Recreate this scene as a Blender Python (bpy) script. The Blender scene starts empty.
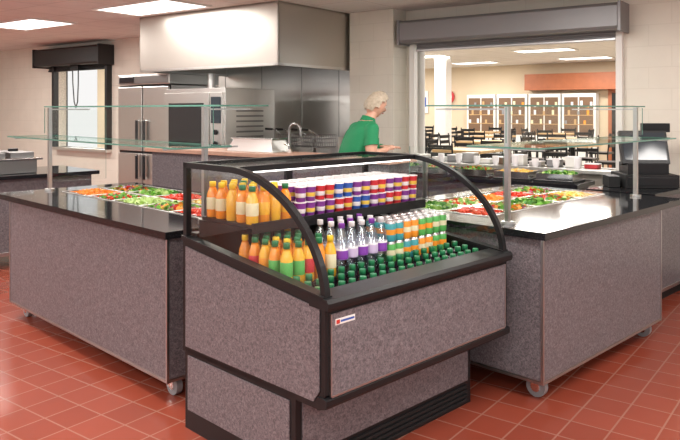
import bpy, bmesh, math, random
from mathutils import Vector, Matrix
random.seed(7)
scene=bpy.context.scene
scene.view_settings.view_transform='Standard'
scene.view_settings.look='None'
scene.view_settings.exposure=0.0

# ------------------------------------------------------------------ frames
G=Matrix.Rotation(math.radians(45),4,'Z')          # serving equipment frame
R=Matrix.Rotation(math.atan2(-.597,.802),4,'Z')    # room frame
W=Matrix.Identity(4)
CEIL=2.75

# ------------------------------------------------------------------ materials
def new_mat(name):
    m=bpy.data.materials.new(name); m.use_nodes=True
    nt=m.node_tree; b=nt.nodes.get('Principled BSDF')
    return m,nt,b
def pm(name,col,rough=.5,metal=0,spec=.5,emis=None,es=0,noise=0,nscale=20,bump=0,coat=0):
    m,nt,b=new_mat(name)
    b.inputs['Base Color'].default_value=(*col,1)
    b.inputs['Roughness'].default_value=rough
    b.inputs['Metallic'].default_value=metal
    b.inputs['Specular IOR Level'].default_value=spec
    b.inputs['Coat Weight'].default_value=coat
    if emis:
        b.inputs['Emission Color'].default_value=(*emis,1); b.inputs['Emission Strength'].default_value=es
    if noise or bump:
        tc=nt.nodes.new('ShaderNodeTexCoord'); n=nt.nodes.new('ShaderNodeTexNoise')
        n.inputs['Scale'].default_value=nscale; n.inputs['Detail'].default_value=4
        nt.links.new(tc.outputs['Object'],n.inputs['Vector'])
        if noise:
            mx=nt.nodes.new('ShaderNodeMix'); mx.data_type='RGBA'
            mx.inputs[6].default_value=tuple(c*(1-noise) for c in col)+(1,)
            mx.inputs[7].default_value=tuple(min(1,c*(1+noise)) for c in col)+(1,)
            nt.links.new(n.outputs['Fac'],mx.inputs[0]); nt.links.new(mx.outputs[2],b.inputs['Base Color'])
        if bump:
            bp=nt.nodes.new('ShaderNodeBump'); bp.inputs['Strength'].default_value=bump; bp.inputs['Distance'].default_value=.01
            nt.links.new(n.outputs['Fac'],bp.inputs['Height']); nt.links.new(bp.outputs['Normal'],b.inputs['Normal'])
    return m
def glass(name,tint,refl=.04,rough=.02,edge=.35):
    m,nt,b=new_mat(name); nt.nodes.remove(b)
    out=nt.nodes.get('Material Output')
    t=nt.nodes.new('ShaderNodeBsdfTransparent'); t.inputs['Color'].default_value=(*tint,1)
    g=nt.nodes.new('ShaderNodeBsdfGlossy'); g.inputs['Roughness'].default_value=rough; g.inputs['Color'].default_value=(.95,1,.98,1)
    lw=nt.nodes.new('ShaderNodeLayerWeight'); lw.inputs['Blend'].default_value=.5
    pw=nt.nodes.new('ShaderNodeMath'); pw.operation='POWER'; pw.inputs[1].default_value=5
    ad=nt.nodes.new('ShaderNodeMath'); ad.operation='MULTIPLY_ADD'; ad.inputs[1].default_value=edge; ad.inputs[2].default_value=refl
    mx=nt.nodes.new('ShaderNodeMixShader')
    nt.links.new(lw.outputs['Facing'],pw.inputs[0]); nt.links.new(pw.outputs[0],ad.inputs[0]); nt.links.new(ad.outputs[0],mx.inputs[0])
    nt.links.new(t.outputs[0],mx.inputs[1]); nt.links.new(g.outputs[0],mx.inputs[2]); nt.links.new(mx.outputs[0],out.inputs[0])
    return m
def brickmat(name,c1,c2,mortar,w,h,ms,rough,vertical=False,offset=0.5,bump=.3,rough_noise=0,spec=.5):
    m,nt,b=new_mat(name)
    tc=nt.nodes.new('ShaderNodeTexCoord'); br=nt.nodes.new('ShaderNodeTexBrick')
    br.offset=offset; br.squash=1
    br.inputs['Color1'].default_value=(*c1,1); br.inputs['Color2'].default_value=(*c2,1); br.inputs['Mortar'].default_value=(*mortar,1)
    br.inputs['Scale'].default_value=1; br.inputs['Mortar Size'].default_value=ms; br.inputs['Mortar Smooth'].default_value=.1
    br.inputs['Brick Width'].default_value=w; br.inputs['Row Height'].default_value=h; br.inputs['Bias'].default_value=0
    if vertical:
        s=nt.nodes.new('ShaderNodeSeparateXYZ'); c=nt.nodes.new('ShaderNodeCombineXYZ'); a=nt.nodes.new('ShaderNodeMath'); a.operation='ADD'
        nt.links.new(tc.outputs['Object'],s.inputs[0]); nt.links.new(s.outputs[0],a.inputs[0]); nt.links.new(s.outputs[1],a.inputs[1])
        nt.links.new(a.outputs[0],c.inputs[0]); nt.links.new(s.outputs[2],c.inputs[1]); nt.links.new(c.outputs[0],br.inputs['Vector'])
    else: nt.links.new(tc.outputs['Object'],br.inputs['Vector'])
    n=nt.nodes.new('ShaderNodeTexNoise'); n.inputs['Scale'].default_value=3.5; n.inputs['Detail'].default_value=6
    nt.links.new(tc.outputs['Object'],n.inputs['Vector'])
    mr=nt.nodes.new('ShaderNodeMapRange'); mr.inputs[3].default_value=.9; mr.inputs[4].default_value=1.08
    nt.links.new(n.outputs['Fac'],mr.inputs[0])
    mx=nt.nodes.new('ShaderNodeMix'); mx.data_type='RGBA'; mx.blend_type='MULTIPLY'; mx.inputs[0].default_value=1
    nt.links.new(br.outputs['Color'],mx.inputs[6]); nt.links.new(mr.outputs[0],mx.inputs[7]); nt.links.new(mx.outputs[2],b.inputs['Base Color'])
    bp=nt.nodes.new('ShaderNodeBump'); bp.inputs['Strength'].default_value=bump; bp.inputs['Distance'].default_value=.004; bp.invert=True
    nt.links.new(br.outputs['Fac'],bp.inputs['Height']); nt.links.new(bp.outputs['Normal'],b.inputs['Normal'])
    b.inputs['Roughness'].default_value=rough; b.inputs['Specular IOR Level'].default_value=spec
    return m
def laminate(name):
    m,nt,b=new_mat(name)
    tc=nt.nodes.new('ShaderNodeTexCoord')
    n=nt.nodes.new('ShaderNodeTexNoise'); n.inputs['Scale'].default_value=85; n.inputs['Detail'].default_value=5; n.inputs['Distortion'].default_value=1.2
    nt.links.new(tc.outputs['Object'],n.inputs['Vector'])
    cr=nt.nodes.new('ShaderNodeValToRGB')
    cr.color_ramp.elements[0].position=.36; cr.color_ramp.elements[0].color=(.084,.074,.082,1)
    cr.color_ramp.elements[1].position=.66; cr.color_ramp.elements[1].color=(.225,.204,.215,1)
    e=cr.color_ramp.elements.new(.5); e.color=(.142,.127,.138,1)
    nt.links.new(n.outputs['Fac'],cr.inputs[0]); nt.links.new(cr.outputs[0],b.inputs['Base Color'])
    b.inputs['Roughness'].default_value=.4
    return m
def granite(name):
    m,nt,b=new_mat(name)
    tc=nt.nodes.new('ShaderNodeTexCoord'); v=nt.nodes.new('ShaderNodeTexNoise'); v.inputs['Scale'].default_value=220; v.inputs['Detail'].default_value=3
    nt.links.new(tc.outputs['Object'],v.inputs['Vector'])
    cr=nt.nodes.new('ShaderNodeValToRGB'); cr.color_ramp.elements[0].position=.6; cr.color_ramp.elements[0].color=(.010,.010,.012,1)
    cr.color_ramp.elements[1].position=.72; cr.color_ramp.elements[1].color=(.08,.08,.09,1)
    nt.links.new(v.outputs['Fac'],cr.inputs[0]); nt.links.new(cr.outputs[0],b.inputs['Base Color'])
    b.inputs['Roughness'].default_value=.08; b.inputs['Specular IOR Level'].default_value=.35
    return m
def brushed(name,col,rough,axis=2,sc=200):
    m,nt,b=new_mat(name)
    tc=nt.nodes.new('ShaderNodeTexCoord'); mp=nt.nodes.new('ShaderNodeMapping'); s=[sc,sc,sc]; s[axis]=2; mp.inputs['Scale'].default_value=s
    n=nt.nodes.new('ShaderNodeTexNoise'); n.inputs['Scale'].default_value=1
    nt.links.new(tc.outputs['Object'],mp.inputs['Vector']); nt.links.new(mp.outputs[0],n.inputs['Vector'])
    mr=nt.nodes.new('ShaderNodeMapRange'); mr.inputs[3].default_value=rough-.06; mr.inputs[4].default_value=rough+.08
    nt.links.new(n.outputs['Fac'],mr.inputs[0]); nt.links.new(mr.outputs[0],b.inputs['Roughness'])
    b.inputs['Base Color'].default_value=(*col,1); b.inputs['Metallic'].default_value=1
    return m

M=dict(
 tile=brickmat('quarry_tile',(.255,.052,.029),(.295,.063,.036),(.33,.14,.10),.2,.2,.005,.24,offset=0,bump=.25),
 dfloor=brickmat('dining_floor_tile',(.42,.36,.29),(.38,.33,.27),(.3,.27,.22),.3,.3,.003,.4,offset=0),
 wall=brickmat('painted_block',(.74,.70,.61),(.73,.69,.60),(.69,.65,.56),.4,.2,.005,.6,vertical=True,bump=.25),
 wall2=pm('painted_wall_tan',(.66,.54,.39),.7,noise=.03,nscale=3),
 ceil=brickmat('ceiling_tile',(.80,.77,.74),(.78,.75,.72),(.65,.62,.59),.6,.6,.01,.9,offset=0,bump=.2),
 lam=laminate('speckled_laminate'), granite=granite('black_stone'),
 steel=brushed('stainless',(.72,.715,.69),.30), steelh=brushed('stainless_hood',(.61,.58,.53),.40,axis=0),
 steeld=pm('dark_steel',(.30,.295,.29),.35,1), chrome=pm('chrome',(.8,.8,.8),.12,1),
 alu=pm('aluminium_trim',(.50,.49,.49),.35,1), black=pm('black_plastic',(.010,.010,.011),.35,spec=.3), blackm=pm('black_matte',(.014,.014,.015),.6,spec=.3),
 rubber=pm('rubber',(.03,.03,.03),.7), glass=glass('clear_glass',(.975,.985,.98),.03), glassg=glass('sneeze_glass',(.93,.97,.955),.05,edge=.5), glassc=glass('shield_glass',(.985,.995,.99),.015,edge=.3),
 gedge=pm('glass_edge',(.10,.24,.19),.15), dglass=pm('dark_glass',(.015,.015,.018),.05),
 white=pm('white_paint',(.78,.76,.72),.5), offw=pm('white_ceramic',(.8,.79,.75),.25), shutter=pm('shutter_metal',(.24,.235,.24),.45,.4),
 shutb=pm('shutter_black',(.012,.012,.013),.45), wood=pm('wood_top',(.50,.30,.22),.4,noise=.2,nscale=12), woodd=pm('wood_panel',(.38,.12,.05),.5,noise=.2,nscale=8), brown=pm('cabinet_brown',(.16,.09,.05),.5),
 tabw=pm('table_wood',(.50,.32,.15),.4,noise=.15,nscale=6), lamp=pm('lamp_lens',(1,1,1),.5,emis=(1,.98,.94),es=3.0), led=pm('case_led',(1,1,1),.5,emis=(1,.98,.95),es=2.5),
 filt=pm('hood_filter',(.05,.045,.04),.4,.7), red=pm('red_plastic',(.5,.03,.02),.4), blue=pm('label_blue',(.03,.10,.4),.4),
 juice=pm('orange_juice',(.80,.27,.02),.2,coat=.6), juice2=pm('yellow_juice',(.80,.43,.03),.2,coat=.6), capg=pm('green_cap',(.015,.17,.065),.35), capy=pm('yellow_cap',(.8,.55,.03),.35),
 water=glass('water_bottle_plastic',(.88,.91,.94),.16,.08), purple=pm('purple_label',(.22,.05,.38),.4), lilac=pm('lilac_label',(.58,.48,.68),.4), capw=pm('white_cap',(.8,.8,.82),.35),
 darkb=pm('dark_drink',(.02,.012,.02),.12,coat=.5), dlab=pm('dark_label',(.035,.05,.12),.35), can1=pm('can_green',(.10,.42,.10),.3), can2=pm('can_orange',(.82,.30,.03),.3), can3=pm('can_cream',(.72,.68,.45),.3), teal=pm('can_teal',(.06,.33,.36),.3),
 cupr=pm('cup_red',(.55,.03,.04),.35), cupp=pm('cup_purple',(.20,.04,.26),.35), cupw=pm('cup_white',(.78,.75,.76),.35), cupy=pm('cup_yellow',(.8,.55,.08),.35),
 lett=pm('lettuce',(.16,.42,.04),.5,noise=.3,nscale=30), lett2=pm('dark_lettuce',(.05,.20,.02),.5,noise=.3,nscale=30), lett3=pm('pale_lettuce',(.42,.58,.18),.5), tom=pm('tomato',(.62,.04,.015),.25), ched=pm('cheese',(.85,.50,.08),.5),
 carr=pm('carrot',(.80,.25,.02),.5), oni=pm('red_onion',(.30,.05,.14),.4), cuc=pm('cucumber',(.48,.62,.25),.4), past=pm('pasta',(.78,.66,.38),.5), olive=pm('olive',(.03,.02,.03),.3),
 skin=pm('skin',(.62,.34,.24),.5), shirt=pm('green_shirt',(.005,.20,.075),.75,bump=.2,nscale=40), pants=pm('dark_trousers',(.03,.03,.04),.8), hair=pm('grey_blond_hair',(.44,.37,.28),.6,noise=.35,nscale=45,bump=.6), shoe=pm('shoe',(.02,.02,.02),.5), eye=pm('eye',(.04,.03,.03),.2), lips=pm('lips',(.45,.13,.10),.5), pantw=pm('poster_pink',(.6,.25,.25),.6), screen=pm('screen',(.03,.04,.05),.1), gray=pm('grey_plastic',(.25,.25,.26),.4),
)

# ------------------------------------------------------------------ builder
_b=bmesh.new(); bmesh.ops.create_icosphere(_b,subdivisions=1,radius=1); ICO=([v.co.copy() for v in _b.verts],[[v.index for v in f.verts] for f in _b.faces]); _b.free()
class B:
    def __init__(s): s.v=[];s.f=[];s.fm=[];s.sm=[];s.mats=[]
    def mi(s,m):
        if m not in s.mats: s.mats.append(m)
        return s.mats.index(m)
    def add(s,vs,fs,mat,smooth=False):
        o=len(s.v); s.v+= [Vector(v) for v in vs]
        for k,f in enumerate(fs):
            s.f.append([o+i for i in f]); s.fm.append(s.mi(mat if isinstance(mat,str) else mat[k])); s.sm.append(smooth)
    def box(s,x0,x1,y0,y1,z0,z1,mat,M4=None):
        vs=[Vector((x,y,z)) for z in (z0,z1) for y in (y0,y1) for x in (x0,x1)]
        if M4: vs=[M4@v for v in vs]
        s.add(vs,[(0,2,3,1),(4,5,7,6),(0,1,5,4),(2,6,7,3),(0,4,6,2),(1,3,7,5)],mat)
    def pane(s,x0,x1,y0,y1,z0,z1,g='glassg',e='gedge'):
        d=[x1-x0,y1-y0,z1-z0]; k=d.index(min(d))
        m=[e]*6
        if k==2: m[0]=m[1]=g
        if k==1: m[2]=m[3]=g
        if k==0: m[4]=m[5]=g
        s.box(x0,x1,y0,y1,z0,z1,m)
    def cyl(s,p0,p1,r0,mat,r1=None,seg=14,smooth=True):
        r1=r0 if r1 is None else r1
        p0=Vector(p0);p1=Vector(p1); d=(p1-p0).normalized()
        a=Vector((0,0,1)) if abs(d.z)<.9 else Vector((1,0,0)); e1=d.cross(a).normalized(); e2=d.cross(e1)
        vs=[];
        for p,r in((p0,r0),(p1,r1)):
            for i in range(seg):
                t=2*math.pi*i/seg; vs.append(p+e1*r*math.cos(t)+e2*r*math.sin(t))
        s.add(vs,[(i,(i+1)%seg,seg+(i+1)%seg,seg+i) for i in range(seg)],mat,smooth)
        s.add(vs,[list(range(seg))[::-1],list(range(seg,2*seg))],mat,False)
    def lathe(s,c,prof,seg=12):
        # prof: (r,z,mat)
        c=Vector(c); vs=[]; fs=[]; ms=[]
        for r,z,m in prof:
            for i in range(seg):
                t=2*math.pi*i/seg; vs.append(c+Vector((r*math.cos(t),r*math.sin(t),z)))
        for k in range(1,len(prof)):
            for i in range(seg):
                j=(i+1)%seg; fs.append(((k-1)*seg+i,(k-1)*seg+j,k*seg+j,k*seg+i)); ms.append(prof[k][2])
        s.add(vs,fs,ms,True)
        n=len(prof)-1
        s.add(vs[n*seg:],[list(range(seg))],prof[-1][2]); s.add(vs[:seg],[list(range(seg))],prof[0][2])
    def prism(s,prof,x0,x1,mat):   # profile in (y,z) extruded along x
        n=len(prof); vs=[(x0,a,b) for a,b in prof]+[(x1,a,b) for a,b in prof]
        s.add(vs,[tuple(range(n)),tuple(range(2*n-1,n-1,-1))]+[(i,(i+1)%n,n+(i+1)%n,n+i) for i in range(n)],mat)
    def strip(s,outer,inner,x0,x1,mat): # closed band between two profiles
        n=len(outer)
        vs=[(x,a,b) for x in(x0,x1) for pr in(outer,inner) for a,b in pr]
        fs=[]
        for i in range(n-1):
            j=i+1
            fs+=[(i,j,n+j,n+i),(2*n+i,3*n+i,3*n+j,2*n+j),(i,2*n+i,2*n+j,j),(n+i,n+j,3*n+j,3*n+i)]
        fs+=[(0,n,3*n,2*n),(n-1,2*n+n-1,3*n+n-1,2*n-1)]
        s.add(vs,fs,mat)
    def tube(s,pts,r,mat,seg=8):
        for i in range(len(pts)-1): s.cyl(pts[i],pts[i+1],r,mat,seg=seg)
        for p in pts[1:-1]: s.ico(p,r,mat,smooth=True)
    def ico(s,c,r,mat,sc=(1,1,1),rot=None,smooth=True):
        c=Vector(c); vs=[]
        for v in ICO[0]:
            w=Vector((v.x*sc[0]*r,v.y*sc[1]*r,v.z*sc[2]*r))
            if rot: w=rot@w
            vs.append(c+w)
        s.add(vs,ICO[1],mat,smooth)
    def finish(s,name,frame=W,origin=None,bevel=0,rz=0):
        if origin is None:
            xs=[v.x for v in s.v]; ys=[v.y for v in s.v]; zs=[v.z for v in s.v]
            origin=Vector(((min(xs)+max(xs))/2,(min(ys)+max(ys))/2,min(zs)))
        origin=Vector(origin)
        me=bpy.data.meshes.new(name); me.from_pydata([v-origin for v in s.v],[],s.f)
        for m in s.mats: me.materials.append(M[m])
        me.polygons.foreach_set('material_index',s.fm); me.polygons.foreach_set('use_smooth',s.sm)
        bm=bmesh.new(); bm.from_mesh(me); bmesh.ops.recalc_face_normals(bm,faces=bm.faces[:]); bm.to_mesh(me); bm.free()
        ob=bpy.data.objects.new(name,me); scene.collection.objects.link(ob)
        ob.matrix_world=frame@Matrix.Translation(origin)
        if bevel:
            md=ob.modifiers.new('bevel','BEVEL'); md.width=bevel; md.segments=2; md.limit_method='ANGLE'; md.angle_limit=math.radians(50)
        return ob

# ------------------------------------------------------------------ room shell (room frame R: x=a along back wall, y=b depth)
b=B(); b.box(-14.6,5,-4,7.15,-.05,0,'tile'); b.finish('floor',R,origin=(0,0,0))
b=B(); b.box(-15,5,7.15,19.3,-.05,0,'dfloor'); b.finish('floor_dining',R,origin=(0,0,0))
b=B(); b.box(-14.6,5,-4,7.15,CEIL,CEIL+.05,'ceil'); b.finish('ceiling',R,origin=(0,0,0))
b=B(); b.box(-15,5,7.15,19.3,2.9,2.95,'ceil'); b.finish('ceiling_dining',R,origin=(0,0,0))
# back wall with two openings
OA0,OA1,OZ0,OZ1=-4.10,-1.88,1.02,2.36
LA0,LA1,LZ0,LZ1=-11.45,-9.95,.95,2.36
b=B()
def wb(a0,a1,z0,z1): b.box(a0,a1,7.0,7.15,z0,z1,'wall')
wb(-14.6,LA0,0,2.95); wb(LA0,LA1,0,LZ0); wb(LA0,LA1,LZ1,2.95); wb(LA1,OA0,0,2.95); wb(OA0,OA1,0,OZ0); wb(OA0,OA1,OZ1,2.95); wb(OA1,5,0,2.95)
b.finish('wall_back',R,origin=(0,7,0))
b=B(); b.box(-14.75,-14.6,-4,7.15,0,2.95,'wall'); b.finish('wall_left',R,origin=(-14.6,0,0))
b=B(); b.box(-15,5,19.3,19.45,0,2.95,'wall2'); b.finish('wall_dining',R,origin=(0,19.3,0))
b=B(); b.box(-15,-11.9,10.2,10.3,0,2.895,'wall2'); b.finish('wall_corridor',R,origin=(0,10.2,0))
b=B(); b.box(-4.86,-4.25,6.72,6.998,0,CEIL-.002,'wall'); b.finish('trim_column',R,origin=(0,0,0))
b=B()
b.box(OA0-.07,OA0,6.93,7.18,OZ0-.03,OZ1+.05,'white'); b.box(OA1,OA1+.06,6.93,7.18,OZ0-.03,OZ1+.05,'white'); b.box(OA0,OA1,6.85,7.25,OZ0-.04,OZ0,'steel')
b.finish('window_1',R,bevel=.004)
b=B()
b.box(LA0-.06,LA0,6.9,7.18,LZ0,LZ1,'shutb'); b.box(LA1,LA1+.06,6.9,7.18,LZ0,LZ1,'shutb'); b.box(LA0-.06,LA1+.06,6.88,7.22,LZ0-.05,LZ0,'steel')
b.finish('window_2',R,bevel=.004)
# roller shutters
def shutter(name,a0,a1,z0,z1,mat,drop):
    b=B()
    pr=[(6.72,z0+.0),(6.70,z0+.03),(6.70,z1-.03),(6.73,z1),(6.995,z1),(6.995,z0)]
    b.prism(pr,a0,a1,mat)
    b.box(a0-.03,a0,6.69,6.995,z0-.02,z1+.01,mat); b.box(a1,a1+.03,6.69,6.995,z0-.02,z1+.01,mat)
    n=3
    for i in range(n): b.box(a0+.08,a1-.08,6.94,6.97,z0-.018*(i+1)-.004,z0-.018*i-.006 if i else z0,mat)
    b.box(a0+.08,a1-.08,6.93,6.98,z0-.085,z0-.058,'alu' if mat=='shutter' else mat)
    if mat=='shutb':   # hanging pull chain
        ca=a0+.95
        b.tube([(ca,6.86,z0+.01),(ca+.01,6.86,z0-.3),(ca+.05,6.86,z0-.62),(ca+.10,6.86,z0-.72),(ca+.15,6.86,z0-.62),(ca+.17,6.86,z0-.3),(ca+.17,6.86,z0+.01)],.011,'shutb',6)
        b.box(ca-.03,ca+.2,6.83,6.9,z0-.09,z0+.01,'shutb')
    b.finish(name,R,bevel=.005)
shutter('roller_shutter',-4.16,-1.80,2.35,2.60,'shutter',0)
shutter('roller_shutter',-11.75,-9.85,2.36,2.66,'shutb',0)
b=B(); b.box(-4.2,5,6.98,6.998,0,.12,'blackm'); b.finish('baseboard_back',R)

# troffer lamps
def troffer(a,bb,z,power,lx=1.2,ly=.6):
    b=B()
    b.box(a-lx/2,a+lx/2,bb-ly/2,bb+ly/2,z-.012,z-.004,'lamp')
    for x0,x1,y0,y1 in((a-lx/2-.03,a+lx/2+.03,bb-ly/2-.03,bb-ly/2),(a-lx/2-.03,a+lx/2+.03,bb+ly/2,bb+ly/2+.03),(a-lx/2-.03,a-lx/2,bb-ly/2,bb+ly/2),(a+lx/2,a+lx/2+.03,bb-ly/2,bb+ly/2)):
        b.box(x0,x1,y0,y1,z-.02,z,'white')
    b.finish('ceiling_light',R)
    l=bpy.data.lights.new('tube_light','AREA'); l.shape='RECTANGLE'; l.size=lx*.95; l.size_y=ly*.95; l.energy=power; l.color=(1,.965,.915)
    o=bpy.data.objects.new('tube_light',l); scene.collection.objects.link(o)
    o.matrix_world=R@Matrix.Translation((a,bb,z-.03))
for a in(-6.35,-8.9,-11.5): troffer(a,5.0,CEIL,50)
for bb in(2.3,-.4,-3): 
    for a in(-9,-6.2,-3.4,-.6,2.2): troffer(a,bb,CEIL,50)
troffer(-2.2,5.0,CEIL,50); troffer(.8,5.0,CEIL,50)
for bb in(9.2,12,14.8,17.6):
    for a in(-11.5,-8.5,-5.5,-2.5): troffer(a,bb,2.9,72)
troffer(-13.2,8.7,2.9,80)

# ------------------------------------------------------------------ exhaust hood
b=B()
ha0,ha1,hb0,hb1,hz=-7.2,-4.9,5.5,6.99,2.1
b.box(ha0,ha1,hb0,hb0+.02,hz,CEIL-.003,'steelh'); b.box(ha0,ha1,hb1-.02,hb1,hz,CEIL-.003,'steelh')
b.box(ha0,ha0+.02,hb0,hb1,hz,CEIL-.003,'steelh'); b.box(ha1-.02,ha1,hb0,hb1,hz,CEIL-.003,'steelh')
b.box(ha0,ha1,hb0,hb1,CEIL-.02,CEIL-.003,'steelh')
b.box(ha0,ha1,hb0,hb0+.09,hz-.03,hz,'steel'); b.box(ha1-.06,ha1,hb0,hb1,hz-.03,hz,'steel'); b.box(ha0,ha0+.06,hb0,hb1,hz-.03,hz,'steel')
n=14
for i in range(n):
    a=ha0+.08+(ha1-ha0-.16)*i/n
    b.prism([(6.1,hz+.02),(6.13,hz+.02),(6.9,hz+.38),(6.87,hz+.38)],a,a+(ha1-ha0-.16)/n*.8,'filt')
b.box(ha0+.02,ha1-.02,5.6,6.1,hz+.10,hz+.12,'filt')
for a in (-6.8,-6.05,-5.3): b.ico((a,5.85,hz+.06),.06,'white')
b.finish('exhaust_hood',R)
b=B()
b.box(-7.9,-4.88,6.96,6.996,.9,2.42,'steel')
for a in(-7.2,-6.5,-5.8,-5.2): b.box(a,a+.006,6.955,6.96,.9,2.3,'steeld')
b.finish('steel_wall_panel',R)

# ------------------------------------------------------------------ refrigerator
b=B()
a0,a1,f,bk=-8.0,-6.95,5.75,6.6
b.box(a0,a1,f+.04,bk,.15,1.92,'steel'); b.box(a0,a1,f+.01,bk,1.93,2.06,'steel'); b.box(a0+.03,a1-.03,f,f+.02,1.945,2.045,'steeld'); b.box(a0+.05,a0+.35,f-.01,f+.02,1.96,2.035,'dglass')
for x in(a0+.06,a1-.1):
    for y in(f+.1,bk-.1): b.cyl((x,y,0),(x,y,.15),.025,'steeld')
b.box(a0,a1,f+.03,f+.04,.16,1.92,'blackm')
for x0,x1 in((a0+.015,(a0+a1)/2-.012),((a0+a1)/2+.012,a1-.015)):
    b.box(x0,x1,f,f+.03,1.065,1.9,'steel'); b.box(x0,x1,f,f+.03,.18,1.035,'steel')
for x in((a0+a1)/2-.09,(a0+a1)/2+.06):
    for z0 in(1.15,.7): b.box(x,x+.03,f-.05,f-.02,z0,z0+.32,'dglass'); b.box(x,x+.03,f-.05,f,z0,z0+.02,'chrome'); b.box(x,x+.03,f-.05,f,z0+.30,z0+.32,'chrome')
b.finish('reach_in_refrigerator',R,bevel=.006)
# combi oven on stand
b=B()
a0,a1,f,bk=-6.75,-5.72,5.5,6.35
b.box(a0,a1,f+.03,bk,.75,1.85,'steel'); b.box(a0+.02,a1-.24,f,f+.03,.82,1.80,'steel'); b.box(a0+.10,a1-.32,f-.006,f,.92,1.68,'dglass')
b.box(a1-.22,a1-.02,f,f+.03,.82,1.80,'steel'); b.box(a1-.20,a1-.04,f-.006,f,1.45,1.75,'screen')
for z in(1.35,1.22,1.10): b.cyl((a1-.12,f-.02,z),(a1-.12,f,z),.03,'black')
b.cyl((a1-.27,f-.05,.95),(a1-.27,f-.05,1.6),.012,'chrome'); b.box(a1-.28,a1-.26,f-.05,f,.97,.99,'chrome'); b.box(a1-.28,a1-.26,f-.05,f,1.56,1.58,'chrome')
for i in range(9): b.box(a1,a1+.006,f+.2,bk-.2,1.1+i*.06,1.12+i*.06,'steeld')
b.cyl((a0+.3,6,1.85),(a0+.3,6,2.05),.05,'steel')
for x in(a0+.04,a1-.08):
    for y in(f+.05,bk-.1): b.box(x,x+.04,y,y+.04,0,.75,'steel')
b.box(a0+.05,a1-.05,f+.08,bk-.06,.25,.28,'steel')
b.finish('combi_oven',R,bevel=.005)
# fryers
def fryer(a0):
    b=B(); a1=a0+.34; f=6.08
    b.box(a0,a1,f,6.68,.12,.92,'steel'); b.box(a0,a1,6.58,6.70,.92,1.28,'steel'); b.box(a0+.02,a1-.02,f-.01,f,.2,.78,'steeld'); b.box(a0+.1,a1-.1,f-.03,f-.01,.72,.74,'chrome')
    b.box(a0+.04,a1-.04,f+.06,6.56,.921,.925,'darkb')
    for x in(a0+.04,a1-.08):
        for y in(f+.05,6.6): b.cyl((x,y,0),(x,y,.12),.02,'steeld')
    for x in(a0+.02,a0+.18):
        w=.14; y0,y1,z0,z1=6.28,6.56,1.17,1.31
        for k in range(6):
            xx=x+w*k/5; b.tube([(xx,y0,z1),(xx,y0+.02,z0),(xx,y1-.02,z0),(xx,y1,z1)],.0035,'steeld',5)
        for k in range(4):
            z=z0+(z1-z0)*k/3; b.tube([(x,y0,z),(x+w,y0,z),(x+w,y1,z),(x,y1,z),(x,y0,z)],.0035,'steeld',5)
        b.tube([(x+w/2,y0,z1),(x+w/2,y0-.12,z1+.06),(x+w/2,y0-.24,z1+.07)],.008,'chrome',6)
        b.cyl((x+w/2,y0-.16,z1+.065),(x+w/2,y0-.27,z1+.072),.013,'black')
    b.finish('deep_fryer',R,bevel=.004)
for a in(-5.64,-5.26): fryer(a)

# prep counter (raised, wood top) with sink box + tap
b=B()
b.box(-6.05,-3.07,4.78,5.12,.0,1.155,'lam'); b.box(-6.1,-3.02,4.72,5.15,1.16,1.2,'wood')
b.finish('prep_counter',R,bevel=.004)
b=B()
b.box(-3.86,-3.35,5.50,5.98,1.145,1.175,'steel'); b.box(-3.82,-3.39,5.54,5.94,.3,.33,'steel')
for x in(-3.84,-3.41):
    for y in(5.52,5.92): b.box(x,x+.04,y,y+.04,0,1.145,'steel')
b.finish('work_table',R,bevel=.004)
b=B()
z=1.201
vs=[(-5.0,4.85,z),(-4.4,4.85,z),(-4.4,5.1,z),(-5.0,5.1,z),(-4.95,4.9,z+.12),(-4.45,4.9,z+.12),(-4.45,5.1,z+.12),(-4.95,5.1,z+.12)]
b.add(vs,[(0,1,2,3),(4,5,6,7),(0,1,5,4),(1,2,6,5),(2,3,7,6),(3,0,4,7)],'steel'); b.box(-4.97,-4.43,4.88,5.12,z+.12,z+.13,'chrome')
b.finish('steam_table_lid',R,bevel=.003)
b=B()
fx=-4.36
b.cyl((fx,5.05,1.201),(fx,5.05,1.23),.03,'chrome')
pts=[(fx,5.05,1.22),(fx,5.05,1.40)]+[(fx+.07-.07*math.cos(t),5.05,1.40+.07*math.sin(t)) for t in [i*math.pi/8 for i in range(1,9)]]+[(fx+.14,5.05,1.36)]
b.tube(pts,.013,'steeld',8); b.cyl((fx+.0,5.05,1.26),(fx+.0,4.98,1.28),.008,'chrome')
b.finish('gooseneck_faucet',R)

# ------------------------------------------------------------------ far-left counter
def caster(b,x,y,zt=.13,r=.045):
    b.cyl((x-.018,y,r),(x+.018,y,r),r,'gray',seg=20); b.cyl((x-.023,y,r),(x+.023,y,r),r*.5,'chrome')
    b.box(x-.028,x-.022,y-.025,y+.025,r*.8,zt-.01,'chrome'); b.box(x+.022,x+.028,y-.025,y+.025,r*.8,zt-.01,'chrome'); b.box(x-.04,x+.04,y-.04,y+.04,zt-.012,zt,'chrome')
b=B()
b.box(1.9,3.5,7.35,8.2,.13,.9,'lam'); b.box(1.85,3.56,7.28,8.25,.9,.94,'granite'); b.box(1.9,3.5,7.34,7.35,.13,.17,'alu')
for x in(2.0,3.4):
    for y in(7.45,8.1): caster(b,x,y)
b.finish('serving_counter',G,bevel=.004)
b=B()
b.box(2.1,2.95,7.45,8.1,.942,1.08,'steeld'); b.box(2.05,3.0,7.42,8.13,1.08,1.10,'chrome')
for i in range(3): b.box(2.12+.29*i,2.36+.29*i,7.5,8.05,1.10,1.16,'steeld'); b.box(2.19+.29*i,2.29+.29*i,7.75,7.78,1.16,1.19,'black')
b.finish('countertop_warmer',G,bevel=.005)

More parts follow.
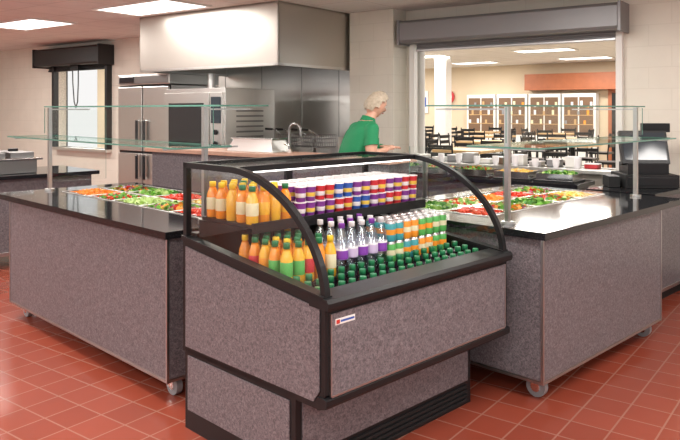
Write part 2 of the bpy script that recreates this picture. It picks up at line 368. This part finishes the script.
# ------------------------------------------------------------------ food
def rrot(): 
    return Matrix.Rotation(random.random()*6.28,3,'Z')@Matrix.Rotation(random.random()*6.28,3,'X')@Matrix.Rotation(random.random()*6.28,3,'Y')
def leaf(b,c,s,mat):
    r=rrot(); c=Vector(c); k=random.uniform(.2,.6)
    vs=[]
    for j in range(3):
        for i in range(3):
            x=(i-1)*s; y=(j-1)*s*.7; z=k*s*(1-abs(i-1))+random.uniform(-.3,.3)*s
            vs.append(c+r@Vector((x*(1 if j==1 else .6),y,z)))
    b.add(vs,[(0,1,4,3),(1,2,5,4),(3,4,7,6),(4,5,8,7)],mat,True)
KINDS=dict(
 mix=(['lett','lett2','lett','lett3','oni','tom','carr'],'leaf'), green=(['lett','lett2','lett3'],'leaf'), tomato=(['tom','tom','tom'],'ball'),
 cheese=(['ched','ched','past'],'cube'), carrot=(['carr'],'cube'), onion=(['oni','cupw'],'cube'), cuke=(['cuc','lett3','cuc'],'disc'), olive=(['olive'],'ball'), pasta=(['past','tom','lett'],'cube'), pep=(['lett2','tom','lett'],'cube'))
def pan(b,x0,x1,y0,y1,z,kind,hh=.036):
    g=.012; d=.05
    for a in((x0,x1,y0,y0+g),(x0,x1,y1-g,y1),(x0,x0+g,y0+g,y1-g),(x1-g,x1,y0+g,y1-g)): b.box(a[0],a[1],a[2],a[3],z-d,z+.01,'chrome')
    mats,typ=KINDS[kind]
    n=7; vs=[];fs=[]
    for j in range(n):
        for i in range(n):
            u=i/(n-1);v=j/(n-1); h=hh*(math.sin(math.pi*u)*math.sin(math.pi*v))**.5
            vs.append((x0+g+(x1-x0-2*g)*u,y0+g+(y1-y0-2*g)*v,z-.03+h+random.uniform(-.004,.004)))
    for j in range(n-1):
        for i in range(n-1): fs.append((j*n+i,j*n+i+1,(j+1)*n+i+1,(j+1)*n+i))
    b.add(vs,fs,mats[0],True)
    cnt={'leaf':130,'ball':80,'cube':150,'disc':80}[typ]
    for _ in range(cnt):
        u=random.uniform(.1,.9);v=random.uniform(.1,.9); h=hh*(math.sin(math.pi*u)*math.sin(math.pi*v))**.5
        p=(x0+(x1-x0)*u,y0+(y1-y0)*v,z-.024+h+random.uniform(0,.012)); mt=random.choice(mats)
        if typ=='leaf': leaf(b,p,random.uniform(.014,.028),mt)
        elif typ=='ball': b.ico(p,random.uniform(.011,.017),mt)
        elif typ=='cube':
            s=random.uniform(.005,.008); b.box(-s*random.uniform(1,3),s*1.5,-s,s,-s,s,mt,Matrix.Translation(p)@rrot().to_4x4())
        else: b.cyl(p,Vector(p)+rrot()@Vector((0,0,.006)),.018,mt,seg=9,smooth=False)

def counter(name,u0,u1,v0,v1,tu0,tu1,tv0,tv1,well):
    wu0,wu1,wv0,wv1=well
    b=B(); t=.02
    b.box(u0,u0+t,v0,v1,.13,.9,'lam'); b.box(u1-t,u1,v0,v1,.13,.9,'lam'); b.box(u0+t,u1-t,v0,v0+t,.13,.9,'lam'); b.box(u0+t,u1-t,v1-t,v1,.13,.9,'lam')
    b.box(u0,u1,v0,v1,.11,.13,'steeld')
    for x in(u0-.004,u1-.01):
        for y in(v0-.004,v1-.01): b.box(x,x+.014,y,y+.014,.11,.9,'alu')
    b.box(u0-.004,u0,v0,v1,.11,.122,'alu'); b.box(u0,u1,v0-.004,v0,.11,.122,'alu')
    for a in((tu0,tu1,tv0,wv0),(tu0,tu1,wv1,tv1),(tu0,wu0,wv0,wv1),(wu1,tu1,wv0,wv1)): b.box(a[0],a[1],a[2],a[3],.9,.94,'granite')
    b.box(wu0,wu1,wv0,wv1,.78,.80,'steel')
    for a in((wu0,wu1,wv0-.012,wv0),(wu0,wu1,wv1,wv1+.012),(wu0-.012,wu0,wv0,wv1),(wu1,wu1+.012,wv0,wv1)): b.box(a[0],a[1],a[2],a[3],.84,.9435,'steel')
    for x in(u0+.1,u1-.1):
        for y in(v0+.09,v1-.1): caster(b,x,y,.13,.058)
    return b.finish(name,G)
counter('salad_bar_counter',2.03,3.15,3.36,5.65,2.0,3.2,3.33,5.87,(2.42,3.10,3.6,5.6))
counter('salad_bar_counter',3.45,5.12,1.90,3.22,3.42,5.50,1.87,3.30,(3.70,5.34,2.42,3.12))
def pans(name,w,nu,nv,kinds):
    b=B(); k=0
    du=(w[1]-w[0])/nu; dv=(w[3]-w[2])/nv
    for i in range(nu):
        for j in range(nv):
            pan(b,w[0]+du*i+.018,w[0]+du*(i+1)-.018,w[2]+dv*j+.018,w[2]+dv*(j+1)-.018,.93,kinds[k%len(kinds)]); k+=1
    for i in range(1,nu): b.box(w[0]+du*i-.018,w[0]+du*i+.018,w[2],w[3],.925,.937,'steel')
    for j in range(1,nv): b.box(w[0],w[1],w[2]+dv*j-.018,w[2]+dv*j+.018,.925,.938,'steel')
    b.finish(name,G)
pans('salad_pans',(2.43,3.09,3.61,5.59),2,5,['tomato','mix','cuke','pep','carrot','mix','cheese','tomato','green','mix'])
pans('salad_pans',(3.71,5.33,2.43,3.11),5,2,['tomato','green','mix','pasta','green','carrot','mix','tomato','cheese','mix'])

# ------------------------------------------------------------------ sneeze guards
b=B()
for v in(3.52,5.75):
    b.box(2.366,2.394,v-.014,v+.014,.94,1.62,'alu'); b.cyl((2.38,v,.941),(2.38,v,.955),.04,'steel')
    b.box(2.10,2.62,v-.006,v+.006,1.37,1.38,'alu'); b.box(2.38,2.72,v-.006,v+.006,1.60,1.61,'alu')
b.pane(2.08,2.46,3.36,5.85,1.382,1.392); b.pane(2.372,2.738,3.36,5.85,1.622,1.631)
b.pane(2.355,2.361,3.40,5.80,1.41,1.615,'glassc'); b.pane(2.42,2.9,5.81,5.816,1.0,1.6,'glassc')
b.finish('sneeze_guard',G)
b=B()
for u in(3.56,5.38):
    b.box(u-.014,u+.014,2.171,2.199,.94,1.62,'alu'); b.cyl((u,2.185,.941),(u,2.185,.955),.04,'steel')
    b.box(u-.006,u+.006,1.95,2.45,1.37,1.38,'alu'); b.box(u-.006,u+.006,2.18,2.7,1.60,1.61,'alu')
b.pane(3.46,5.50,1.93,2.40,1.382,1.392); b.pane(3.46,5.50,2.16,2.70,1.622,1.631)
b.pane(3.50,5.44,2.155,2.161,1.41,1.615,'glassc'); b.pane(3.60,3.606,2.24,2.95,.99,1.36,'glassc')
b.finish('sneeze_guard',G)

# ------------------------------------------------------------------ cashier counter + register
b=B()
b.box(5.75,6.58,2.2,2.66,.1,.9,'lam'); b.box(5.62,6.62,2.13,2.70,.9,.94,'granite'); b.box(5.75,6.58,2.194,2.2,.1,.13,'alu'); b.box(5.8,6.55,2.26,2.62,0,.1,'blackm')
b.finish('cashier_counter',G,bevel=.004)
b=B()
T=Matrix.Translation((6.17,2.43,.942))@Matrix.Rotation(math.radians(-50),4,'Z')   # faces camera-left
b.box(-.22,.22,-.2,.22,0,.11,'blackm',T); b.box(-.2,.2,-.205,-.2,.02,.09,'black',T)
b.box(-.17,.17,-.1,.15,.11,.2,'black',T)
T2=T@Matrix.Translation((0,.02,.33))@Matrix.Rotation(math.radians(-20),4,'X')
b.box(-.2,.2,-.02,.03,-.15,.15,'black',T2); b.box(-.18,.18,-.024,-.02,-.12,.13,'screen',T2)
b.box(-.04,.04,.03,.1,-.2,.05,'black',T2)
b.box(-.34,-.25,-.15,.05,0,.09,'blackm',T); 
b.cyl(T@Vector((.15,.18,.11)),T@Vector((.15,.18,.48)),.015,'black'); b.box(.03,.27,.15,.2,.46,.54,'black',T)
for i in range(5):
    for j in range(3): b.box(-.34+.03*j+.005,-.34+.03*j+.025,-.14+.035*i,-.12+.035*i,.09,.097,'gray',T)
b.finish('cash_register',G,bevel=.006)

# wall-side serving counter in front of opening
b=B()
b.box(-4.15,-2.05,6.25,6.66,0,.9,'lam'); b.box(-4.2,-2.0,6.18,6.69,.9,.94,'granite'); b.box(-4.15,-2.05,6.24,6.25,.0,.1,'steel')
b.finish('service_counter',R,bevel=.004)
b=B()
random.seed(3)
for i,kd in enumerate(('green','pasta','mix','cheese','green')):
    a=-4.12+i*.42; b.box(a,a+.38,6.28,6.60,.942,.955,'black'); pan(b,a+.02,a+.36,6.30,6.58,1.005,kd)
b.finish('food_trays',R)
b=B()
for i in range(10):
    a=-3.85+i*.19
    h=.04+.03*(i%3)
    b.box(a-.065,a+.065,7.02,7.14,1.021,1.021+h,['offw','gray','alu','offw','brown','offw','alu','gray','offw','cupr'][i])
    b.box(a-.07,a+.07,7.015,7.145,1.021+h,1.03+h,'cupw')
b.finish('condiment_boxes',R,bevel=.003)
b=B()
for i in range(9):
    a=-3.95+i*.215
    for k in range(3+i%3): b.lathe((a,6.90,1.021+.012*k),[(.026,0,'cupw'),(.036,.06,'cupw'),(.033,.06,'cupw')],10)
b.finish('paper_cup_stacks',R)

# ------------------------------------------------------------------ refrigerated display case (G frame)
OX,OY=1.946,2.03; L=1.352; D=1.04
def arc(a,bz,n=22,y0=0,yc=.65,zc=.837,e=1.85):
    pts=[]
    for i in range(n+1):
        t=math.pi/2*i/n
        c=math.cos(t);s_=math.sin(t)
        pts.append((yc-a*abs(c)**(2/e),zc+bz*abs(s_)**(2/e)))
    return pts
outer=arc(.65,.498)+[(D,1.335)]
inner=arc(.622,.470)+[(D,1.307)]
b=B()
# base
b.box(.0,1.275,.18,D-.02,0,.40,'black')
b.box(-.006,.0,.215,D-.05,.10,.37,'lam'); b.box(.035,1.24,.172,.18,.13,.37,'lam')
for i in range(4): b.box(.06,1.235,.170,.18,.02+.025*i,.032+.025*i,'blackm')
# shell
body=[(.035,.383),(0,.45),(0,.80),(0.0,.835),(D,.955),(D,.383)]
b.prism(body,0,.035,'black'); b.prism(body,L-.035,L,'black')
pin=[(.065,.412),(.03,.46),(.03,.795),(D-.03,.915),(D-.03,.412)]
b.prism(pin,-.006,0,'lam'); b.prism(pin,L,L+.006,'lam')
b.box(.035,L-.035,.0,.05,.40,.80,'black'); b.box(.035,L-.035,.965,D,.383,.955,'black'); b.box(.035,L-.035,.035,D,.383,.43,'black')
b.box(.03,L-.03,-.007,0,.445,.775,'lam')
b.box(.03,L-.03,-.010,0,.436,.445,'alu'); b.box(L-.032,L-.024,-.010,0,.44,.775,'alu'); b.box(.024,.03,-.010,0,.44,.775,'alu')
# bumpers
b.prism([(-.025,.795),(-.03,.81),(-.03,.825),(-.02,.84),(.085,.85),(.085,.80)],-.012,L+.012,'black')
b.prism([(-.012,.40),(-.016,.41),(-.016,.432),(0,.438),(.04,.438),(.04,.383)],-.008,L+.008,'black')
b.prism([(0,.828),(0,.848),(D,.968),(D,.948)],-.012,.04,'black'); b.prism([(0,.828),(0,.848),(D,.968),(D,.948)],L-.04,L+.012,'black')
# decks
b.box(.035,L-.035,.05,.30,.66,.68,'blackm'); b.box(.035,L-.035,.29,.965,.80,.82,'blackm'); b.box(.035,L-.035,.285,.295,.66,.82,'blackm')
# shelf
b.box(.04,L-.04,.53,.93,1.052,1.068,'black'); b.box(.04,L-.04,.518,.53,1.03,1.078,'black')
for x in(.036,L-.051): b.prism([(.56,1.05),(.95,1.05),(.95,.96)],x,x+.015,'black')
# glass ends + curved frames
for x0 in(0,L-.03):
    b.strip(outer,inner,x0,x0+.03,'black')
    gp=[(p[0]+.01,p[1]-.01) for p in arc(.63,.48)]+[(D-.015,1.315),(D-.015,.965),(.03,.85)]
    n=len(gp); xx=x0+.012
    b.add([(xx,a,c) for a,c in gp]+[(xx+.006,a,c) for a,c in gp],[tuple(range(n)),tuple(range(2*n-1,n-1,-1))],'glass')
    b.box(x0,x0+.03,D-.03,D,.95,1.335,'black')
# canopy
b.box(.03,L-.03,D-.025,D,1.307,1.335,'black'); b.box(.03,L-.03,.61,.645,1.308,1.334,'black')
b.box(.03,L-.03,.645,D-.025,1.318,1.326,'glass'); b.box(.06,L-.06,.618,.638,1.300,1.308,'led')
# rear sliding doors
b.box(.03,L-.03,.965,D-.015,.955,.98,'black'); b.box(L/2-.02,L/2+.02,D-.045,D-.015,.98,1.30,'black')
b.box(.03,L/2,D-.038,D-.032,.98,1.30,'glass'); b.box(L/2,L-.03,D-.026,D-.020,.98,1.30,'glass')
# sticker
b.box(.05,.165,-.0085,-.007,.725,.75,'offw'); b.box(.055,.075,-.0095,-.0085,.729,.746,'red'); b.box(.08,.16,-.0095,-.0085,.733,.742,'blue')
for v in b.v: v.x+=OX; v.y+=OY
b.finish('refrigerated_display_case',G,bevel=.003)

# ---- products
def pos(x,y): return OX+x,OY+y
def jbottle(b,x,y,z,j='juice',cap='capg',h=.2,r=.03,lab=None):
    X,Y=pos(x,y); lab=lab or j
    b.lathe((X,Y,z),[(r*.9,0,j),(r,.006,j),(r,h*.22,j),(r*1.02,h*.23,lab),(r*1.02,h*.56,lab),(r,h*.57,j),(r*.98,h*.64,j),(r*.62,h*.80,j),(r*.45,h*.86,j),(r*.55,h*.865,cap),(r*.55,h*.985,cap),(r*.5,h,cap)],12)
def jit(): return random.uniform(-.003,.003)
random.seed(11)
b=B()
for i in range(4):
    for j in range(5):
        jbottle(b,.075+.067*i+jit(),.57+.08*j+jit(),1.0685,random.choice(['juice','juice2','juice']),random.choice(['capy','capg','capy']),.175,.030,random.choice(['juice2','can3','can1','can2','can3']))
for i in range(5):
    for j in range(5):
        jbottle(b,.08+.066*i+jit(),.330+.075*j+jit(),.8205,random.choice(['juice','juice2']),random.choice(['capg','capg','capy']),.19,.029,random.choice(['can3','can1','juice','can2','cupr']))
b.finish('juice_bottles',G)
b=B()
for i in range(15):
    for j in range(5):
        for k in range(2):
            x=.37+.067*i; y=.565+.07*j; 
            if x>L-.07: continue
            X,Y=pos(x+jit(),y+jit()); z=1.0685+k*.078
            c=('cupr','cupp','cupr','blue','cupp')[(i//2+k)%5]
            if i<2: c='cupp'
            w2=('cupw','cupy','cupw','cupy')[(i+j)%4]
            b.lathe((X,Y,z),[(.023,0,c),(.025,.02,c),(.0265,.022,'cupw'),(.0275,.042,w2),(.029,.062,c),(.031,.07,c),(.031,.0745,'cupw'),(.028,.075,'cupw')],12)
b.finish('yogurt_cups',G)
b=B()
for i in range(5):
    for j in range(3):
        X,Y=pos(.425+.070*i+jit(),.33+.075*j+jit()); r=.032; z=.8205
        lb='purple' if (i*2+j)%4==0 else 'lilac'
        b.lathe((X,Y,z),[(r*.9,0,'water'),(r,.01,'water'),(r,.07,'water'),(r*1.02,.071,'lilac'),(r*1.02,.082,lb),(r*1.02,.112,lb),(r*1.02,.122,'capw'),(r,.123,'water'),(r*.9,.17,'water'),(r*.4,.205,'water'),(r*.4,.215,'water'),(r*.48,.216,'capw' if (i+j)%3 else 'purple'),(r*.48,.238,'capw' if (i+j)%3 else 'purple')],12)
b.finish('water_bottles',G)
b=B()
for i in range(8):
    for j in range(3):
        for k in range(2):
            X,Y=pos(.785+.062*i,.335+.066*j); r=.029; z=.8205+k*.105
            c=[('can1','can3'),('teal','can2'),('can2','can3'),('can1','can2')][(i//2+k)%4]
            b.lathe((X,Y,z),[(r*.8,0,'alu'),(r,.008,c[0]),(r,.035,c[0]),(r,.062,c[1]),(r,.092,c[0]),(r*.85,.101,'alu'),(r*.8,.104,'alu')],12)
b.finish('drink_cans',G)
b=B()
for i in range(20):
    for j in range(3):
        x=.075+.068*i
        if x>L-.06: continue
        jbottle(b,x+jit(),.118+.068*j+jit(),.6805,'darkb','capg',.175+.01*j,.029,['dlab','cupp','can3'][(i//4)%3])
b.finish('dark_juice_bottles',G)

# ------------------------------------------------------------------ dining room
def make_chair():
    b=B()
    for x in(-.18,.18):
        b.tube([(x,-.2,0),(x,-.17,.72)],.013,'black',6); b.tube([(x,.2,0),(x,.17,.72),(x,.22,1.15)],.013,'black',6)
    for x in (-.185,.185): b.cyl((x,-.19,.25),(x,.19,.25),.009,'black',seg=6)
    b.cyl((-.18,-.19,.3),(.18,-.19,.3),.009,'black',seg=6); b.cyl((-.18,.19,.3),(.18,.19,.3),.009,'black',seg=6)
    b.box(-.2,.2,-.2,.19,.72,.76,'black')
    for z in(.86,.96,1.06): b.box(-.18,.18,.19,.21,z,z+.06,'black')
    return b.finish('bar_chair',W,origin=(0,0,0))
ch=make_chair()
def make_table():
    b=B(); b.box(-.38,.38,-.38,.38,.99,1.03,'tabw'); b.cyl((0,0,.03),(0,0,.99),.035,'black'); b.box(-.28,.28,-.05,.05,0,.03,'black'); b.box(-.05,.05,-.28,.28,0,.03,'black')
    return b.finish('dining_table',W,origin=(0,0,0),bevel=.005)
tb=make_table()
first=True; firstc=True
for (a,bb) in [(-4.6,9.3),(-6.3,9.8),(-7.6,12.2),(-5.6,12.0),(-3.9,11.8),(-9.3,15.0),(-6.6,14.6),(-4.8,14.4),(-10.2,17.2),(-8.0,17.0),(-6.0,17.0)]:
    o=tb if first else bpy.data.objects.new('dining_table',tb.data)
    if not first: scene.collection.objects.link(o)
    first=False; o.matrix_world=R@Matrix.Translation((a,bb,0))
    for k,(dx,dy,rz) in enumerate(((0,.62,0),(0,-.62,180),(.62,0,-90),(-.62,0,90))):
        c=ch if firstc else bpy.data.objects.new('bar_chair',ch.data)
        if not firstc: scene.collection.objects.link(c)
        firstc=False; c.matrix_world=R@Matrix.Translation((a+dx,bb+dy,0))@Matrix.Rotation(math.radians(rz),4,'Z')
# display cabinets on far wall
b=B()
for i in range(4):
    a=-9.4+i*.95
    b.box(a,a+.9,18.95,19.25,0,2.05,'white'); b.box(a+.06,a+.43,18.94,18.95,.9,1.95,'brown'); b.box(a+.47,a+.84,18.94,18.95,.9,1.95,'brown')
    for k in range(3): b.box(a+.05,a+.85,18.93,18.94,1.2+k*.25,1.22+k*.25,'tabw')
    for k in range(9): b.box(a+.08+k*.085,a+.14+k*.085,18.925,18.94,1.22+.25*(k%3),1.32+.25*(k%3)+.03*(k%2),random.choice(['can3','tabw','cupw','can2','cupw','gray']))
b.finish('trophy_cabinet',R)
b=B(); b.box(-5.4,-4.0,19.2,19.29,0,2.15,'woodd'); b.box(-5.3,-4.1,19.18,19.2,0.02,2.05,'dglass'); b.box(-4.72,-4.68,19.17,19.18,.02,2.05,'woodd'); b.finish('door_1',R)
b=B(); b.box(-7.6,-3.5,18.9,19.29,2.15,2.6,'woodd'); b.finish('trim_soffit',R)
b=B(); b.box(-8.25,-7.95,14.9,15.2,0,2.898,'white'); b.finish('trim_pillar',R)
b=B(); b.box(-11.3,-10.9,19.25,19.29,1.5,2.2,'offw'); b.box(-11.25,-11.1,19.24,19.25,1.6,2.1,'pantw'); b.box(-11.08,-10.95,19.24,19.25,1.7,2.0,'blue'); b.finish('wall_poster',R)
b=B(); b.cyl((-10.2,19.22,2.0),(-10.2,19.29,2.0),.22,'cupr',seg=24); b.cyl((-10.2,19.21,2.0),(-10.2,19.22,2.0),.16,'offw',seg=24); b.finish('wall_emblem',R)

# ------------------------------------------------------------------ woman
def skin_obj(verts,edges,radii,root,sub=2):
    me=bpy.data.meshes.new('sk'); me.from_pydata(verts,edges,[]); ob=bpy.data.objects.new('sk',me); scene.collection.objects.link(ob)
    md=ob.modifiers.new('s','SKIN'); md.use_smooth_shade=True
    for i,r in enumerate(radii):
        me.skin_vertices[0].data[i].radius=r if isinstance(r,tuple) else (r,r)
        me.skin_vertices[0].data[i].use_root=(i==root)
    ob.modifiers.new('ss','SUBSURF').levels=sub
    dg=bpy.context.evaluated_depsgraph_get(); e=ob.evaluated_get(dg); m2=bpy.data.meshes.new_from_object(e)
    vs=[v.co.copy() for v in m2.vertices]; fs=[list(p.vertices) for p in m2.polygons]
    bpy.data.objects.remove(ob); return vs,fs
def remesh(bb_,vox,smooth):
    me=bpy.data.meshes.new('rm'); me.from_pydata(bb_.v,[],bb_.f); bm=bmesh.new(); bm.from_mesh(me)
    bmesh.ops.remove_doubles(bm,verts=bm.verts[:],dist=1e-5); bmesh.ops.recalc_face_normals(bm,faces=bm.faces[:]); bm.to_mesh(me); bm.free()
    ob=bpy.data.objects.new('rm',me); scene.collection.objects.link(ob)
    r=ob.modifiers.new('r','REMESH'); r.mode='VOXEL'; r.voxel_size=vox
    s=ob.modifiers.new('s','SMOOTH'); s.factor=.5; s.iterations=smooth
    dg=bpy.context.evaluated_depsgraph_get(); e=ob.evaluated_get(dg); m2=bpy.data.meshes.new_from_object(e)
    vs=[v.co.copy() for v in m2.vertices]; fs=[list(p.vertices) for p in m2.polygons]
    bpy.data.objects.remove(ob); return vs,fs
J={'nb':(.085,0,1.44),'nt':(.125,0,1.53),
 'rs':(.06,-.165,1.375),'rm':(.06,-.215,1.26),'re':(.06,-.245,1.135),'rw':(.28,-.17,1.205),'rh':(.33,-.155,1.205),
 'ls':(.06,.165,1.375),'lm':(.08,.22,1.26),'le':(.10,.24,1.13),'lw':(.30,.12,1.205),'lh':(.35,.10,1.205),
 'rp':(0,-.085,.90),'rk':(.02,-.10,.48),'ra':(-.01,-.11,.09),'rt':(.13,-.13,.04),
 'lp':(0,.085,.90),'lk':(.02,.10,.48),'la':(-.01,.11,.09),'lt':(.13,.13,.04)}
Rd={'nb':.062,'nt':.05,'rs':.068,'rm':.060,'re':.043,'rw':.027,'rh':.026,'rp':.105,'rk':.062,'ra':.042,'rt':.038}
for k in list(Rd):
    if k[0]=='r': Rd['l'+k[1:]]=Rd[k]
E=[('nb','nt'),('rs','rm'),('rm','re'),('re','rw'),('rw','rh'),('ls','lm'),('lm','le'),('le','lw'),('lw','lh'),('rp','rk'),('rk','ra'),('ra','rt'),('lp','lk'),('lk','la'),('la','lt')]
t=B()
def ball(c,r):
    bm=bmesh.new(); bmesh.ops.create_icosphere(bm,subdivisions=3,radius=r); t.add([Vector(c)+v.co for v in bm.verts],[[v.index for v in f.verts] for f in bm.faces],'skin'); bm.free()
for a_,c_ in E:
    t.cyl(J[a_],J[c_],Rd[a_],'skin',r1=Rd[c_],seg=24); ball(J[a_],Rd[a_]); ball(J[c_],Rd[c_])
rings=[(.80,.0,.12,.16),(.88,0,.14,.185),(.96,0,.145,.19),(1.04,.0,.138,.18),(1.12,.010,.135,.175),(1.20,.02,.142,.178),(1.28,.035,.143,.182),(1.35,.045,.13,.188),(1.40,.055,.105,.17),(1.44,.07,.08,.11),(1.465,.082,.058,.06)]
vs_=[];n_=32
for z,cx,rx,ry in rings:
    for i in range(n_):
        q=2*math.pi*i/n_; vs_.append((cx+rx*math.cos(q)+(.03*math.exp(-((z-1.24)/.07)**2) if math.cos(q)>.3 else 0),ry*math.sin(q),z))
fs_=[(k*n_+i,k*n_+(i+1)%n_,(k+1)*n_+(i+1)%n_,(k+1)*n_+i) for k in range(len(rings)-1) for i in range(n_)]+[tuple(range(n_))[::-1],tuple(range((len(rings)-1)*n_,len(rings)*n_))]
t.add(vs_,fs_,'skin')
vs,fs=remesh(t,.011,6)
def segd(p,a,c):
    a=Vector(a);c=Vector(c); d=c-a; q=max(0,min(1,(p-a).dot(d)/d.length_squared)); return (p-a-d*q).length,q
b=B(); ms=[]
for f in fs:
    c=sum((vs[i] for i in f),Vector())/len(f)
    m='shirt' if c.z>.88 else 'pants'
    for s_ in 'rl':
        for p0,p1 in(('m','e'),('e','w'),('w','h')):
            d,q=segd(c,J[s_+p0],J[s_+p1])
            if d<Rd[s_+p0]+.012 and (p0!='m' or q>.12) and abs(c.y)>.10: m='skin' if (abs(c.y)>.195 or c.x>.2) else m
    if c.z>1.455 and abs(c.y)<.09: m='skin'
    if c.z<.085: m='shoe'
    ms.append(m)
b.add(vs,fs,ms,True)
# sleeve hems + collar
for s_ in 'rl':
    m0=Vector(J[s_+'m']); d=(Vector(J[s_+'e'])-m0).normalized(); b.cyl(m0-d*.03,m0+d*.03,.064,'shirt',r1=.067,seg=24)
for k in range(20):
    t0=2*math.pi*k/20; t1=2*math.pi*(k+1)/20
    c=Vector((.092,0,1.457)); p=lambda t,r,z:c+Vector((r*math.cos(t),r*math.sin(t),z+.02*-math.cos(t)))
    b.add([p(t0,.078,-.012),p(t1,.078,-.012),p(t1,.062,.032),p(t0,.062,.032)],[(0,1,2,3)],'shirt',True)
# hands
for s_,w,h in((-1,'rw','rh'),(1,'lw','lh')):
    w=Vector(J[w]); h=Vector(J[h]); d=(h-w).normalized(); up=Vector((0,0,1)); sd=d.cross(up).normalized()
    if sd.y*s_>0: sd=-sd
    V2,F2=skin_obj([w+d*.02,w+d*.05,w+d*.085],[(0,1),(1,2)],[(.024,.02),(.036,.016),(.036,.013)],0,1); b.add(V2,F2,'skin',True)
    for k,(o,l) in enumerate(((.027,.068),(.009,.076),(-.009,.071),(-.026,.056))):
        p0=w+d*.075+sd*o; p1=p0+d*l*.5+sd*o*.15+Vector((0,0,.003)); p2=p1+d*l*.3+Vector((0,0,-.008)); p3=p2+d*l*.2+Vector((0,0,-.012))
        V2,F2=skin_obj([p0,p1,p2,p3],[(0,1),(1,2),(2,3)],[.0095,.0085,.008,.0065],0,1); b.add(V2,F2,'skin',True)
    p0=w+d*.035+sd*.02; p1=p0+d*.03+sd*.03; p2=p1+d*.03+sd*.008+Vector((0,0,-.008))
    V2,F2=skin_obj([p0,p1,p2],[(0,1),(1,2)],[.013,.010,.008],0,1); b.add(V2,F2,'skin',True)
# head
hc=Vector((.150,0,1.60)); HR=Matrix.Rotation(math.radians(-10),3,'Z')@Matrix.Rotation(math.radians(20),3,'Y')
bm=bmesh.new(); bmesh.ops.create_uvsphere(bm,u_segments=32,v_segments=24,radius=1)
hv=[]
for v in bm.verts:
    x,y,z=v.co
    X=.093*x;Y=.074*y;Z=.112*z
    if z<0: Y*=1-.32*(-z)**1.5; X=X*(1-.10*(-z)) + .018*(-z)*(x>-.2)
    if x>.6 and abs(y)<.5: X-=.004
    X+=.026*math.exp(-((y/.13)**2+((z+.12)/.17)**2))*(x>0)
    for sy in(-1,1): X-=.008*math.exp(-(((y-sy*.38)/.16)**2+((z-.08)/.12)**2))*(x>0)
    X+=.008*math.exp(-((y/.3)**2+((z+.85)/.15)**2))*(x>0)
    hv.append(hc+HR@Vector((X,Y,Z)))
hf=[[v.index for v in f.verts] for f in bm.faces]; 
b.add(hv,hf,'skin',True)
for sy in(-1,1):
    b.ico(hc+HR@Vector((.080,sy*.029,.010)),.009,'offw'); b.ico(hc+HR@Vector((.0865,sy*.029,.010)),.0045,'eye')
    b.ico(hc+HR@Vector((-.002,sy*.074,-.005)),.03,'skin',(.55,.28,1))
    b.ico(hc+HR@Vector((.084,sy*.029,.028)),.014,'hair',(.4,1,.2))
b.ico(hc+HR@Vector((.096,0,-.048)),.02,'lips',(.35,1,.28))
# hair: cap covering crown, sides and nape
hv=[]
for v in bm.verts:
    x,y,z=v.co; n=.004*math.sin(14*y+9*z)+.003*math.sin(23*x-11*y)
    X=.108*x-.010+n*x;Y=.090*y+n*y;Z=.124*z+.010+n*z
    hv.append(hc+HR@Vector((X,Y,Z)))
hf=[]
for f in bm.faces:
    c=f.calc_center_median()
    keep = (c.x<.18 and c.z>-.62) or c.z>.62 or (c.x<.55 and c.z>.32)
    if c.x>-.15 and c.z<-.28: keep=False
    if keep: hf.append([v.index for v in f.verts])
b.add(hv,hf,'hair',True); bm.free()
for v in b.v:      # lean forward from the hips (hands stay level on the table)
    k=max(0,v.z-.98)
    v.x+=.20*k*(1 if v.x<.26 or v.z>1.3 else .6); v.z-=.03*k
wo=b.finish('woman',W,origin=(0,0,0))
wo.matrix_world=Matrix.Translation((.09,6.60,0))@Matrix.Rotation(math.radians(24),4,'Z')@Matrix.Scale(1.04,4)

# ------------------------------------------------------------------ world + camera
w=bpy.data.worlds.new('world'); scene.world=w; w.use_nodes=True
bg=w.node_tree.nodes['Background']; bg.inputs[0].default_value=(1,.985,.97,1); bg.inputs[1].default_value=.95
cam=bpy.data.cameras.new('camera'); co=bpy.data.objects.new('camera',cam); scene.collection.objects.link(co)
cam.sensor_width=36; cam.lens=36*700/680; cam.shift_y=-110/680; cam.clip_start=.05
co.location=(0,0,1.6); co.rotation_euler=(math.radians(90),0,0)
scene.camera=co
